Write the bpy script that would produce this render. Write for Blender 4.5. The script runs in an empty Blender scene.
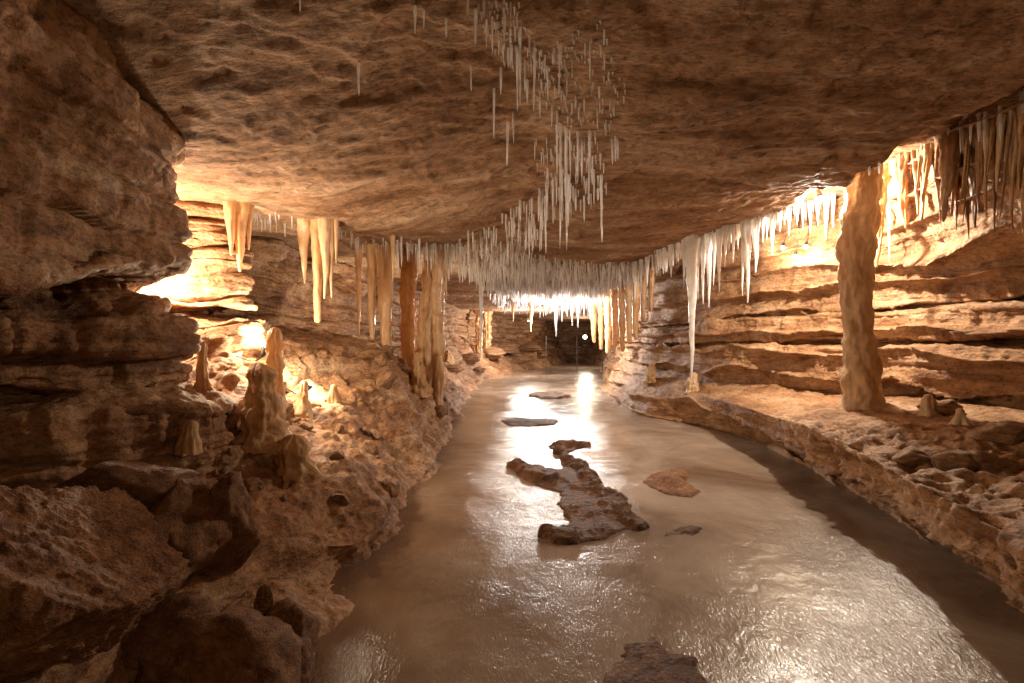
import bpy, math, random, time
import numpy as np
from mathutils import Vector, Matrix, Euler

T0 = time.time()
random.seed(7)
RNG = np.random.default_rng(7)
scene = bpy.context.scene
COL = scene.collection

# ------------------------------------------------------------------ camera
F, CX, CY, CZ = 512.0, 512.0, 341.5, 1.5
cam_data = bpy.data.cameras.new("camera")
cam_data.sensor_width = 36.0
cam_data.lens = 18.0
cam_data.clip_start = 0.05
cam_data.clip_end = 300.0
cam = bpy.data.objects.new("camera", cam_data)
cam.location = (0, 0, CZ)
cam.rotation_euler = (math.radians(90), 0, 0)
COL.objects.link(cam)
scene.camera = cam
ORI = Vector((0, 0, CZ))

def direction(px, py):
    return Vector(((px - CX) / F, 1.0, (CY - py) / F))

def at(px, py, Y):
    return ORI + direction(px, py) * Y

# ------------------------------------------------------------------ numpy noise
_G = RNG.normal(size=(64, 3))
_G /= np.linalg.norm(_G, axis=1, keepdims=True)

def _hash(ix, iy, iz, seed):
    h = (ix * 374761393 + iy * 668265263 + iz * 1440662683 + seed * 974634777) & 0xFFFFFFFF
    h = ((h ^ (h >> 13)) * 1274126177) & 0xFFFFFFFF
    h = ((h ^ (h >> 15)) * 2246822519) & 0xFFFFFFFF
    return h ^ (h >> 16)

def gnoise(P, seed=0):
    i = np.floor(P).astype(np.int64)
    f = P - i
    u = f * f * f * (f * (f * 6 - 15) + 10)
    res = 0.0
    for dx in (0, 1):
        wx = u[:, 0] if dx else 1 - u[:, 0]
        for dy in (0, 1):
            wy = u[:, 1] if dy else 1 - u[:, 1]
            for dz in (0, 1):
                wz = u[:, 2] if dz else 1 - u[:, 2]
                g = _G[_hash(i[:, 0] + dx, i[:, 1] + dy, i[:, 2] + dz, seed) & 63]
                d = g[:, 0] * (f[:, 0] - dx) + g[:, 1] * (f[:, 1] - dy) + g[:, 2] * (f[:, 2] - dz)
                res = res + wx * wy * wz * d
    return res * 1.6

def fbm(P, octaves=4, seed=0, gain=0.5, lac=2.03):
    out, a, s = 0.0, 1.0, 1.0
    for o in range(octaves):
        out = out + a * gnoise(P * s + 17.3 * o, seed + o)
        a *= gain
        s *= lac
    return out

def ridged(P, octaves=3, seed=0):
    out, a, s = 0.0, 1.0, 1.0
    for o in range(octaves):
        out = out + a * (1 - np.abs(gnoise(P * s + 9.1 * o, seed + o)) * 2)
        a *= 0.5
        s *= 2.1
    return out / 1.75

def worley(P, seed=0):
    i = np.floor(P).astype(np.int64)
    f = P - i
    best = np.full(len(P), 9.0)
    for dx in (-1, 0, 1):
        for dy in (-1, 0, 1):
            for dz in (-1, 0, 1):
                h = _hash(i[:, 0] + dx, i[:, 1] + dy, i[:, 2] + dz, seed)
                ox = dx + (h & 1023) / 1023.0 - f[:, 0]
                oy = dy + ((h >> 10) & 1023) / 1023.0 - f[:, 1]
                oz = dz + ((h >> 20) & 1023) / 1023.0 - f[:, 2]
                best = np.minimum(best, ox * ox + oy * oy + oz * oz)
    return np.sqrt(best)

def smooth01(t):
    t = np.clip(t, 0, 1)
    return t * t * (3 - 2 * t)

# ------------------------------------------------------------------ mesh helpers
def mesh_from(name, V, Fc, smooth=True):
    V = np.asarray(V, dtype=np.float32)
    Fc = np.asarray(Fc, dtype=np.int32)
    me = bpy.data.meshes.new(name)
    n, k = Fc.shape
    me.vertices.add(len(V))
    me.vertices.foreach_set("co", V.ravel())
    me.loops.add(n * k)
    me.loops.foreach_set("vertex_index", Fc.ravel())
    me.polygons.add(n)
    me.polygons.foreach_set("loop_start", np.arange(0, n * k, k, dtype=np.int32))
    if smooth:
        me.polygons.foreach_set("use_smooth", np.ones(n, dtype=bool))
    me.update(calc_edges=True)
    me.validate()
    return me

def grid_faces(R, N, wrap=False):
    idx = np.arange(R * N).reshape(R, N)
    if wrap:
        nx = np.roll(idx, -1, axis=1)
        a, b, c, d = idx[:-1], nx[:-1], nx[1:], idx[1:]
    else:
        a, b, c, d = idx[:-1, :-1], idx[:-1, 1:], idx[1:, 1:], idx[1:, :-1]
    return np.stack([a.ravel(), b.ravel(), c.ravel(), d.ravel()], axis=1)

def link(name, me, mat=None, parent=None):
    o = bpy.data.objects.new(name, me)
    COL.objects.link(o)
    if mat is not None and me is not None and len(me.materials) == 0:
        me.materials.append(mat)
    if parent is not None:
        o.parent = parent
    return o

def tag(o, label=None, cat=None, group=None, kind=None):
    if label: o["label"] = label
    if cat: o["category"] = cat
    if group: o["group"] = group
    if kind: o["kind"] = kind
    return o

# ------------------------------------------------------------------ materials
def nodes_of(m):
    m.use_nodes = True
    nt = m.node_tree
    nt.nodes.clear()
    return nt, nt.nodes, nt.links

def ramp(N, stops):
    r = N.new("ShaderNodeValToRGB")
    e = r.color_ramp.elements
    while len(e) < len(stops):
        e.new(0.5)
    for el, (p, c) in zip(e, stops):
        el.position = p
        el.color = (c[0], c[1], c[2], 1)
    return r

def noise(N, L, vec, scale, detail=6, rough=0.6, dist=0.0):
    n = N.new("ShaderNodeTexNoise")
    n.inputs["Scale"].default_value = scale
    n.inputs["Detail"].default_value = detail
    n.inputs["Roughness"].default_value = rough
    n.inputs["Distortion"].default_value = dist
    L.new(vec, n.inputs["Vector"])
    return n

def mapping(N, L, vec, scale, rot=(0, 0, 0)):
    m = N.new("ShaderNodeMapping")
    m.inputs["Scale"].default_value = scale
    m.inputs["Rotation"].default_value = rot
    L.new(vec, m.inputs["Vector"])
    return m.outputs[0]

def mixc(N, L, fac, a, b, mode="MIX"):
    x = N.new("ShaderNodeMix")
    x.data_type = "RGBA"
    x.blend_type = mode
    if isinstance(fac, float): x.inputs[0].default_value = fac
    else: L.new(fac, x.inputs[0])
    for k, v in ((6, a), (7, b)):
        if isinstance(v, tuple): x.inputs[k].default_value = (v[0], v[1], v[2], 1)
        else: L.new(v, x.inputs[k])
    return x.outputs[2]

def rock_material(name, dark, mid, pale, stretch=(1, 1, 3.5), grain=(1, 1, 1), rough=0.72, bump=0.6, spec=0.35, stain=0.75, scale=1.0, pit=0.5, speck=0.75):
    m = bpy.data.materials.new(name)
    nt, N, L = nodes_of(m)
    out = N.new("ShaderNodeOutputMaterial")
    p = N.new("ShaderNodeBsdfPrincipled")
    tc = N.new("ShaderNodeTexCoord")
    vec = tc.outputs["Object"]
    sv = mapping(N, L, vec, stretch)
    n1 = noise(N, L, sv, 1.1 * scale, 6, 0.66, 0.6)
    r1 = ramp(N, [(0.30, dark), (0.50, mid), (0.72, pale)])
    L.new(n1.outputs[0], r1.inputs[0])
    n2 = noise(N, L, vec, 7.0 * scale, 5, 0.72)
    r2 = ramp(N, [(0.32, (0.55, 0.5, 0.45)), (0.5, (1, 1, 1)), (0.7, (1.25, 1.22, 1.18))])
    L.new(n2.outputs[0], r2.inputs[0])
    c = mixc(N, L, 0.8, r1.outputs[0], r2.outputs[0], "MULTIPLY")
    # dark mineral stains with a shape of their own
    n3 = noise(N, L, mapping(N, L, vec, (1.6, 1.6, 4.0), (0.2, 0.1, 0.4)), 1.7 * scale, 7, 0.74, 1.2)
    r3 = ramp(N, [(0.56, (0, 0, 0)), (0.66, (1, 1, 1))])
    L.new(n3.outputs[0], r3.inputs[0])
    mm = N.new("ShaderNodeMath"); mm.operation = "MULTIPLY"; mm.inputs[1].default_value = stain
    L.new(r3.outputs[0], mm.inputs[0])
    c = mixc(N, L, mm.outputs[0], c, tuple(x * 0.62 for x in dark))
    n4 = noise(N, L, mapping(N, L, vec, (grain[0], grain[1], 1.7), (0.3 * (grain[1] == 1), 0.5 * (grain[1] == 1), 0.1)), 26 * scale, 4, 0.75, 0.0)
    r4 = ramp(N, [(0.36, (0.34, 0.27, 0.21)), (0.47, (0.95, 0.94, 0.93)), (0.62, (1.12, 1.1, 1.08))])
    L.new(n4.outputs[0], r4.inputs[0])
    c = mixc(N, L, speck, c, r4.outputs[0], "MULTIPLY")
    L.new(c, p.inputs["Base Color"])
    rr = N.new("ShaderNodeMapRange")
    rr.inputs["To Min"].default_value = rough - 0.22
    rr.inputs["To Max"].default_value = rough + 0.2
    L.new(n2.outputs[0], rr.inputs[0])
    L.new(rr.outputs[0], p.inputs["Roughness"])
    p.inputs["Specular IOR Level"].default_value = spec
    # relief
    b1 = noise(N, L, mapping(N, L, vec, grain), 14 * scale, 5, 0.68)
    b2 = noise(N, L, mapping(N, L, vec, (1, 1, 2.2)), 60 * scale, 3, 0.7)
    v = N.new("ShaderNodeTexVoronoi"); v.inputs["Scale"].default_value = 17 * scale
    L.new(mapping(N, L, vec, (1, 1, 1.8)), v.inputs["Vector"])
    add = N.new("ShaderNodeMath"); add.operation = "MULTIPLY_ADD"; add.inputs[1].default_value = 0.35
    L.new(b2.outputs[0], add.inputs[0]); L.new(b1.outputs[0], add.inputs[2])
    add2 = N.new("ShaderNodeMath"); add2.operation = "MULTIPLY_ADD"; add2.inputs[1].default_value = pit
    L.new(v.outputs["Distance"], add2.inputs[0]); L.new(add.outputs[0], add2.inputs[2])
    bp = N.new("ShaderNodeBump"); bp.inputs["Strength"].default_value = bump; bp.inputs["Distance"].default_value = 0.05
    L.new(add2.outputs[0], bp.inputs["Height"])
    L.new(bp.outputs[0], p.inputs["Normal"])
    L.new(p.outputs[0], out.inputs[0])
    return m

def calcite_material(name, a, b, trans=0.3, rough=0.35, streak=9.0, bump=0.35, spec=0.5):
    m = bpy.data.materials.new(name)
    nt, N, L = nodes_of(m)
    out = N.new("ShaderNodeOutputMaterial")
    p = N.new("ShaderNodeBsdfPrincipled")
    g = N.new("ShaderNodeNewGeometry")
    vec = g.outputs["Position"]
    n1 = noise(N, L, mapping(N, L, vec, (streak, streak, 0.9)), 1.6, 6, 0.6, 0.3)
    r1 = ramp(N, [(0.3, a), (0.68, b)])
    L.new(n1.outputs[0], r1.inputs[0])
    n2 = noise(N, L, vec, 6.0, 6, 0.65)
    r2 = ramp(N, [(0.3, (0.7, 0.62, 0.55)), (0.55, (1, 1, 1))])
    L.new(n2.outputs[0], r2.inputs[0])
    c = mixc(N, L, 0.7, r1.outputs[0], r2.outputs[0], "MULTIPLY")
    L.new(c, p.inputs["Base Color"])
    p.inputs["Roughness"].default_value = rough
    p.inputs["Specular IOR Level"].default_value = spec
    b1 = noise(N, L, mapping(N, L, vec, (1, 1, 0.45)), 32, 6, 0.6)
    bp = N.new("ShaderNodeBump"); bp.inputs["Strength"].default_value = bump; bp.inputs["Distance"].default_value = 0.02
    L.new(b1.outputs[0], bp.inputs["Height"]); L.new(bp.outputs[0], p.inputs["Normal"])
    tr = N.new("ShaderNodeBsdfTranslucent"); L.new(c, tr.inputs[0])
    mx = N.new("ShaderNodeMixShader"); mx.inputs[0].default_value = trans
    L.new(p.outputs[0], mx.inputs[1]); L.new(tr.outputs[0], mx.inputs[2])
    L.new(mx.outputs[0], out.inputs[0])
    return m

def simple_material(name, col, rough=0.5, metal=0.0, emit=0.0):
    m = bpy.data.materials.new(name)
    nt, N, L = nodes_of(m)
    out = N.new("ShaderNodeOutputMaterial")
    p = N.new("ShaderNodeBsdfPrincipled")
    tc = N.new("ShaderNodeTexCoord")
    n = noise(N, L, tc.outputs["Object"], 30, 4, 0.6)
    c = mixc(N, L, n.outputs[0], tuple(x * 0.7 for x in col), col)
    L.new(c, p.inputs["Base Color"])
    p.inputs["Roughness"].default_value = rough
    p.inputs["Metallic"].default_value = metal
    if emit:
        p.inputs["Emission Color"].default_value = (1.0, 0.84, 0.6, 1)
        p.inputs["Emission Strength"].default_value = emit
    L.new(p.outputs[0], out.inputs[0])
    return m

ROCK_WALL = rock_material("rock_wall", (0.15, 0.062, 0.025), (0.36, 0.19, 0.092), (0.56, 0.39, 0.245))
ROCK_RIGHT = rock_material("rock_bedded", (0.17, 0.073, 0.030), (0.41, 0.23, 0.115), (0.60, 0.42, 0.265), rough=0.66, stain=0.5)
ROCK_CEIL = rock_material("rock_ceiling", (0.15, 0.075, 0.036), (0.35, 0.215, 0.13), (0.56, 0.42, 0.30), stretch=(0.7, 1.5, 2), rough=0.75, stain=0.7, bump=0.5, pit=0.12, spec=0.12, grain=(0.6, 2.0, 1))
ROCK_BOULDER = rock_material("rock_boulder", (0.12, 0.043, 0.015), (0.31, 0.14, 0.057), (0.48, 0.27, 0.14), stretch=(1.6, 1.6, 2.2), scale=1.8, stain=0.6, bump=0.75)
ROCK_WET = rock_material("rock_wet", (0.05, 0.02, 0.008), (0.15, 0.068, 0.03), (0.28, 0.15, 0.08), stretch=(2, 2, 2), rough=0.6, scale=2.2, spec=0.25)
CAL_ORANGE = calcite_material("calcite_orange", (0.60, 0.31, 0.125), (0.84, 0.57, 0.31), trans=0.22)
CAL_CREAM = calcite_material("calcite_cream", (0.68, 0.41, 0.20), (0.88, 0.67, 0.43), trans=0.25)
CAL_WHITE = calcite_material("calcite_white", (0.87, 0.85, 0.83), (0.96, 0.95, 0.95), trans=0.5, rough=0.22, spec=0.7, bump=0.2)
CAL_BROWN = calcite_material("calcite_brown", (0.30, 0.15, 0.07), (0.58, 0.37, 0.21), trans=0.25, rough=0.4)
CAL_STALAG = calcite_material("calcite_stalagmite", (0.52, 0.28, 0.12), (0.80, 0.55, 0.31), trans=0.2, rough=0.6, streak=4.0, bump=0.9, spec=0.3)
CAL_PILLAR = calcite_material("calcite_pillar", (0.50, 0.29, 0.135), (0.76, 0.55, 0.34), trans=0.15, rough=0.5, streak=3.5, bump=0.7)
BULB = simple_material("bulb_glow", (1, 0.9, 0.75), 0.3, 0, 60.0)
METAL = simple_material("dull_metal", (0.10, 0.09, 0.08), 0.5, 0.7)
RUBBER = simple_material("black_rubber", (0.03, 0.03, 0.03), 0.7)

# ------------------------------------------------------------------ lofted cave walls
def pchip(xs, Y, x):
    """xs (S,), Y (S,M) -> values at x (R,) by monotone cubic interpolation"""
    h = np.diff(xs)[:, None]
    d = np.diff(Y, axis=0) / h
    m = np.zeros_like(Y)
    same = d[:-1] * d[1:] > 0
    w1 = 2 * h[1:] + h[:-1]; w2 = h[1:] + 2 * h[:-1]
    with np.errstate(divide="ignore", invalid="ignore"):
        hm = (w1 + w2) / (w1 / d[:-1] + w2 / d[1:])
    m[1:-1] = np.where(same, hm, 0)
    m[0] = d[0]; m[-1] = d[-1]
    k = np.clip(np.searchsorted(xs, x) - 1, 0, len(xs) - 2)
    hh = (xs[k + 1] - xs[k])
    t = ((x - xs[k]) / hh)[:, None]
    hh = hh[:, None]
    return ((1 + 2 * t) * (1 - t) ** 2 * Y[k] + t * (1 - t) ** 2 * hh * m[k]
            + t * t * (3 - 2 * t) * Y[k + 1] + t * t * (t - 1) * hh * m[k + 1])

YS = np.concatenate([np.linspace(-4.5, 0.9, 40)[:-1], 0.9 * np.exp(np.arange(0, 640) * (math.log(39.5 / 0.9) / 639))])

def loft(stations, total, pad=5):
    sy = np.array([s[0] for s in stations], float)
    ctrl = np.array([s[1] for s in stations], float)
    K = ctrl.shape[1]
    C = pchip(sy, ctrl.reshape(len(sy), -1), YS).reshape(len(YS), K, 2)
    vis = C[(YS > 1.5) & (YS < 14)]
    seg = np.linalg.norm(np.diff(vis, axis=1), axis=2).max(axis=0)
    cnt = np.maximum(6, (seg / seg.sum() * total).astype(int))
    cols = []
    for k in range(K - 1):
        t = np.linspace(0, 1, cnt[k], endpoint=False)
        cols.append(C[:, k, None, :] * (1 - t)[None, :, None] + C[:, k + 1, None, :] * t[None, :, None])
    cols.append(C[:, K - 1:K, :])
    prof = np.concatenate(cols, axis=1)
    ker = np.hanning(2 * pad + 3)[1:-1]; ker /= ker.sum()
    e = np.concatenate([np.repeat(prof[:, :1], pad, 1), prof, np.repeat(prof[:, -1:], pad, 1)], axis=1)
    prof = sum(ker[j] * e[:, j:j + prof.shape[1]] for j in range(2 * pad + 1))
    P = np.empty(prof.shape[:2] + (3,))
    P[..., 0] = prof[..., 0]; P[..., 2] = prof[..., 1]; P[..., 1] = YS[:, None]
    return P

def grid_normals(P):
    du = np.gradient(P, axis=0); dv = np.gradient(P, axis=1)
    n = np.cross(du, dv)
    n /= np.linalg.norm(n, axis=2, keepdims=True) + 1e-9
    return n

def strata(P, period, seed, warp=0.05, dip=0.0):
    z = P[:, 2] + warp * gnoise(P * 0.9, seed + 50) + dip * P[:, 1] + 0.25 * warp * gnoise(P * 4, seed + 51)
    u = z / period
    fl = np.floor(u); fr = u - fl
    Q = np.stack([P[:, 0] * 0.9, P[:, 1] * 0.9, fl * 7.31], axis=1)
    blk = gnoise(Q, seed + 52) * 1.1 + ((np.sin(fl * 12.9898 + seed) * 43758.5453) % 1.0 - 0.5) * 0.9
    edge = np.abs(2 * fr - 1) ** 8
    # vertical joints, offset from bed to bed
    J = np.stack([P[:, 0] * 1.7, P[:, 1] * 1.7, fl * 3.77], axis=1)
    joint = np.exp(-(gnoise(J, seed + 53) / 0.035) ** 2)
    return blk, edge, joint

def rock_relief(P3, sign, seed, big=0.10, st=0.10, st2=0.035, med=0.03, fine=0.012, knob=0.0, knobfn=None, flute=0.0, flutefn=None, period=0.23, stratafn=None):
    R, Nn = P3.shape[:2]
    n3 = grid_normals(P3) * sign
    P = P3.reshape(-1, 3); n = n3.reshape(-1, 3)
    wall = smooth01((np.sqrt(n[:, 0] ** 2 + n[:, 1] ** 2) - 0.35) / 0.4)
    far = 1.0 + 0.03 * np.maximum(P[:, 1] - 5, 0)
    d = big * far * fbm(P * np.array([0.9, 0.9, 1.1]), 3, seed)
    b, e, j = strata(P, period, seed, 0.10)
    if stratafn is not None: wall = wall * stratafn(P)
    d += wall * (st * b - st * 0.75 * e - 0.035 * j)
    b, e, j = strata(P, 0.067, seed + 9, 0.05)
    d += wall * (st2 * b - st2 * 0.7 * e)
    d += med * (ridged(P * np.array([3.2, 3.2, 4.6]), 4, seed + 20) - 0.6)
    d += fine * fbm(P * 13.0, 4, seed + 30)
    w = worley(P * np.array([6, 6, 9.0]), seed + 40)
    pit = gnoise(P * 1.3, seed + 41)
    d -= 0.03 * smooth01((0.33 - w) / 0.2) * smooth01((pit - 0.0) / 0.3)
    if knob:
        w2 = worley(P * 4.2, seed + 42); w3 = worley(P * 9.0, seed + 43)
        k = knobfn(P)
        d += k * (knob * np.clip(0.55 - w2, 0, 1) * 2 + knob * 0.45 * np.clip(0.55 - w3, 0, 1) * 2)
    if flute:
        a = ridged(P * np.array([5.0, 5.0, 0.7]), 2, seed + 44)
        d += wall * flutefn(P) * flute * (a - 0.5)
    Q = P + n * d[:, None]
    return Q.reshape(R, Nn, 3)

def shift(prof, y, xw, dx, zmul=1.0):
    base = prof[1][0]
    return (y, [((x - base) * dx + xw, z * zmul if z > 0 else z) for x, z in prof])

L15 = [(-.75, -.35), (-1.25, 0), (-1.4, .15), (-1.6, .3), (-1.8, .45), (-2.0, .6), (-2.2, .75), (-2.4, .95), (-2.45, 1.1), (-2.5, 1.4), (-2.8, 1.5), (-2.6, 1.7), (-2.6, 2.1), (-2.5, 2.6), (-2.6, 3.5)]
LEFT = [
 (-4.5, [(-.3,-.35),(-.9,0),(-1.5,.1),(-1.6,.3),(-1.9,.5),(-2.05,.65),(-2.0,1.05),(-2.4,1.2),(-2.3,1.28),(-2.3,1.66),(-2.7,1.7),(-2.3,1.75),(-2.25,2.4),(-2.1,3.2),(-2.2,4.0)]),
 (2.2, [(-.4,-.35),(-.93,0),(-1.55,.08),(-1.62,.3),(-2.1,.42),(-2.9,.55),(-2.95,1.1),(-3.3,1.22),(-2.9,1.28),(-2.92,1.6),(-3.4,1.71),(-2.25,1.76),(-2.2,2.4),(-2.12,3.22),(-2.15,4.0)]),
 (2.9, [(-.4,-.35),(-.95,0),(-1.45,.08),(-1.5,.3),(-1.85,.46),(-2.5,.6),(-2.5,1.08),(-2.95,1.2),(-2.6,1.27),(-2.62,1.62),(-3.1,1.8),(-2.22,1.88),(-2.18,2.4),(-2.15,3.0),(-2.2,3.9)]),
 (3.5, [(-.4,-.35),(-.94,0),(-1.02,.03),(-.98,.15),(-1.4,.45),(-1.9,.64),(-1.95,1.06),(-2.45,1.18),(-2.28,1.27),(-2.27,1.62),(-2.7,1.9),(-2.28,2.04),(-2.24,2.4),(-2.25,2.86),(-2.4,3.8)]),
 (4.2, [(-.4,-.35),(-.95,0),(-1.0,.08),(-1.05,.2),(-1.5,.55),(-1.95,.72),(-2.1,1.02),(-2.5,1.15),(-2.75,1.3),(-2.95,1.6),(-3.6,1.75),(-3.45,1.82),(-3.5,2.3),(-3.5,2.8),(-3.6,3.7)]),
 (5.2, [(-.4,-.35),(-.98,0),(-1.05,.1),(-1.15,.25),(-1.7,.6),(-2.1,.8),(-2.3,1.15),(-2.7,1.3),(-2.55,1.42),(-2.55,1.72),(-3.1,1.8),(-2.62,1.83),(-2.66,2.3),(-2.68,2.65),(-2.8,3.6)]),
 (6.0, [(-.4,-.35),(-.98,0),(-1.05,.12),(-1.2,.3),(-1.6,.6),(-2.0,.85),(-2.4,1.2),(-2.7,1.45),(-2.8,1.5),(-2.95,1.7),(-3.9,1.8),(-3.7,1.9),(-3.8,2.3),(-3.7,2.65),(-3.8,3.6)]),
 (7.2, [(-.4,-.35),(-.95,0),(-1.05,.15),(-1.2,.35),(-1.45,.78),(-1.7,1.18),(-2.1,1.42),(-2.7,1.55),(-3.2,1.63),(-3.6,1.72),(-4.1,1.8),(-4.0,2.0),(-3.8,2.4),(-3.4,2.75),(-3.4,3.6)]),
 (9.0, [(-.4,-.35),(-1.0,0),(-1.1,.15),(-1.2,.4),(-1.45,.75),(-1.75,1.02),(-2.2,1.25),(-2.7,1.4),(-3.1,1.5),(-3.4,1.6),(-3.8,1.7),(-3.7,2.0),(-3.5,2.4),(-3.1,2.7),(-3.2,3.6)]),
 (11.0, [(-.5,-.35),(-1.1,0),(-1.2,.12),(-1.3,.3),(-1.7,.5),(-2.2,.7),(-2.6,.9),(-2.9,1.1),(-3.1,1.3),(-3.2,1.5),(-3.5,1.7),(-3.4,2.0),(-3.3,2.4),(-3.0,2.7),(-3.1,3.6)]),
 (15.0, L15),
 shift(L15, 20.0, -.95, 1.0), shift(L15, 26.0, .4, .9), shift(L15, 32.0, 2.5, .7), shift(L15, 40.0, 5.2, .6)]

R14 = [(2.3,-.35),(2.75,0),(2.85,.2),(2.95,.4),(3.05,.6),(3.15,.8),(3.3,1.0),(3.25,1.15),(3.3,1.4),(3.5,1.46),(3.35,1.5),(3.35,1.8),(3.6,1.86),(3.45,1.9),(3.5,2.4),(3.55,2.8),(3.6,3.6)]
RIGHT = [
 (-4.5, [(1.9,-.35),(2.4,0),(2.5,.2),(2.3,.4),(2.2,.55),(3.3,.68),(5.8,.8),(5.6,1.1),(5.6,1.45),(5.9,1.52),(5.6,1.57),(5.7,1.9),(6.1,1.95),(5.9,2.0),(6.0,2.4),(6.2,2.9),(6.3,3.9)]),
 (2.0, [(2.1,-.35),(2.6,0),(2.75,.2),(2.4,.4),(2.3,.55),(3.5,.68),(5.8,.8),(5.6,1.1),(5.6,1.45),(5.9,1.52),(5.6,1.57),(5.7,1.9),(6.1,1.95),(5.9,2.0),(6.0,2.4),(6.2,2.9),(6.3,3.9)]),
 (2.9, [(2.4,-.35),(2.9,0),(3.1,.1),(2.6,.22),(2.5,.58),(3.6,.68),(5.7,.8),(5.5,1.1),(5.5,1.45),(5.8,1.52),(5.5,1.57),(5.6,1.9),(6.0,1.95),(5.8,2.0),(5.9,2.4),(6.1,2.9),(6.2,3.9)]),
 (4.8, [(2.9,-.35),(3.35,0),(3.55,.1),(3.05,.22),(2.93,.62),(3.9,.72),(5.5,.8),(5.25,1.05),(5.3,1.42),(5.7,1.52),(5.35,1.57),(5.4,1.9),(5.9,1.97),(5.55,2.0),(5.45,2.35),(4.75,2.7),(4.5,3.9)]),
 (6.5, [(3.2,-.35),(3.65,0),(3.75,.1),(3.3,.22),(3.18,.6),(4.0,.72),(5.0,.8),(4.85,1.05),(4.95,1.4),(5.4,1.5),(5.05,1.55),(5.1,1.9),(5.6,1.97),(5.3,2.0),(5.3,2.4),(5.0,2.8),(4.9,3.9)]),
 (8.0, [(3.3,-.35),(3.7,0),(3.65,.2),(3.45,.38),(3.35,.55),(3.9,.7),(4.4,.78),(4.3,1.0),(4.35,1.4),(4.8,1.5),(4.5,1.55),(4.55,1.9),(5.0,1.97),(4.75,2.0),(4.85,2.5),(5.0,2.9),(5.0,3.9)]),
 (9.2, [(3.0,-.35),(3.4,0),(3.3,.15),(3.3,.3),(3.45,.5),(3.75,.66),(3.95,.78),(3.9,1.0),(3.95,1.4),(4.3,1.5),(4.0,1.55),(4.05,1.9),(4.4,1.97),(4.2,2.0),(4.3,2.5),(4.4,2.85),(4.4,3.9)]),
 (10.6, [(2.2,-.35),(2.6,0),(2.65,.15),(2.75,.32),(3.0,.5),(3.3,.68),(3.65,.82),(3.6,1.0),(3.6,1.35),(3.9,1.42),(3.65,1.47),(3.65,1.8),(3.95,1.87),(3.8,1.9),(3.9,2.4),(4.0,2.8),(4.0,3.8)]),
 (14.4, R14), shift(R14, 20.0, 3.7, 1.0), shift(R14, 26.0, 4.6, .9), shift(R14, 32.0, 5.6, .8), shift(R14, 40.0, 5.0, .8)]

def left_knobs(P):
    return smooth01((1.75 - P[:, 2]) / 0.3) * smooth01((P[:, 2] - 0.02) / 0.2) * smooth01((P[:, 1] - 2.6) / 1.5)

def left_flutes(P):
    return smooth01((1.35 - P[:, 2]) / 0.15) * smooth01((P[:, 2] - 0.55) / 0.15) + 0.25

def build_wall(name, stations, total, sign, seed, mat, **kw):
    P = loft(stations, total)
    Q = rock_relief(P, sign, seed, **kw)
    R, Nn = Q.shape[:2]
    f = grid_faces(R, Nn)
    if sign < 0: f = f[:, ::-1]
    o = link(name, mesh_from(name, Q.reshape(-1, 3), f), mat)
    tag(o, kind="structure")
    return o

wl = build_wall("cave_wall", LEFT, 560, 1, 11, ROCK_WALL, st=0.13, period=0.27, knob=0.045, knobfn=left_knobs, big=0.13, stratafn=lambda P: (1 - 0.42 * smooth01((P[:, 2] - 1.7) / 0.2) * smooth01((4.2 - P[:, 1]) / 0.6)) * (0.12 + 0.88 * smooth01((P[:, 2] - 0.55 - 0.5 * smooth01((P[:, 1] - 4.5) / 2)) / 0.3)), flute=0.07, flutefn=left_flutes)
wl["label"] = "rugged brown cave wall with overhanging ledges and rubble bank"
wr = build_wall("cave_wall", RIGHT, 600, 1, 31, ROCK_RIGHT, big=0.055, st=0.16, st2=0.02, period=0.33, stratafn=lambda P: 0.55 + 0.45 * smooth01((P[:, 2] - 0.72) / 0.15), knob=0.07,
                knobfn=lambda P: smooth01((P[:, 2] - 0.05) / 0.15) * smooth01((0.95 - P[:, 2]) / 0.2) * (0.25 + 1.6 * smooth01((4.2 - P[:, 0] + (P[:, 1] - 4.5) * -0.35) / 0.8) * smooth01((7.0 - P[:, 1]) / 2)),
                flute=0.05, flutefn=lambda P: smooth01((2.3 - P[:, 2]) / .3) * smooth01((P[:, 2] - 1.5) / .2) + 0.2 * smooth01((0.6 - P[:, 2]) / .2))
wr["label"] = "bedded tan cave wall above a broad rock shelf"

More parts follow.
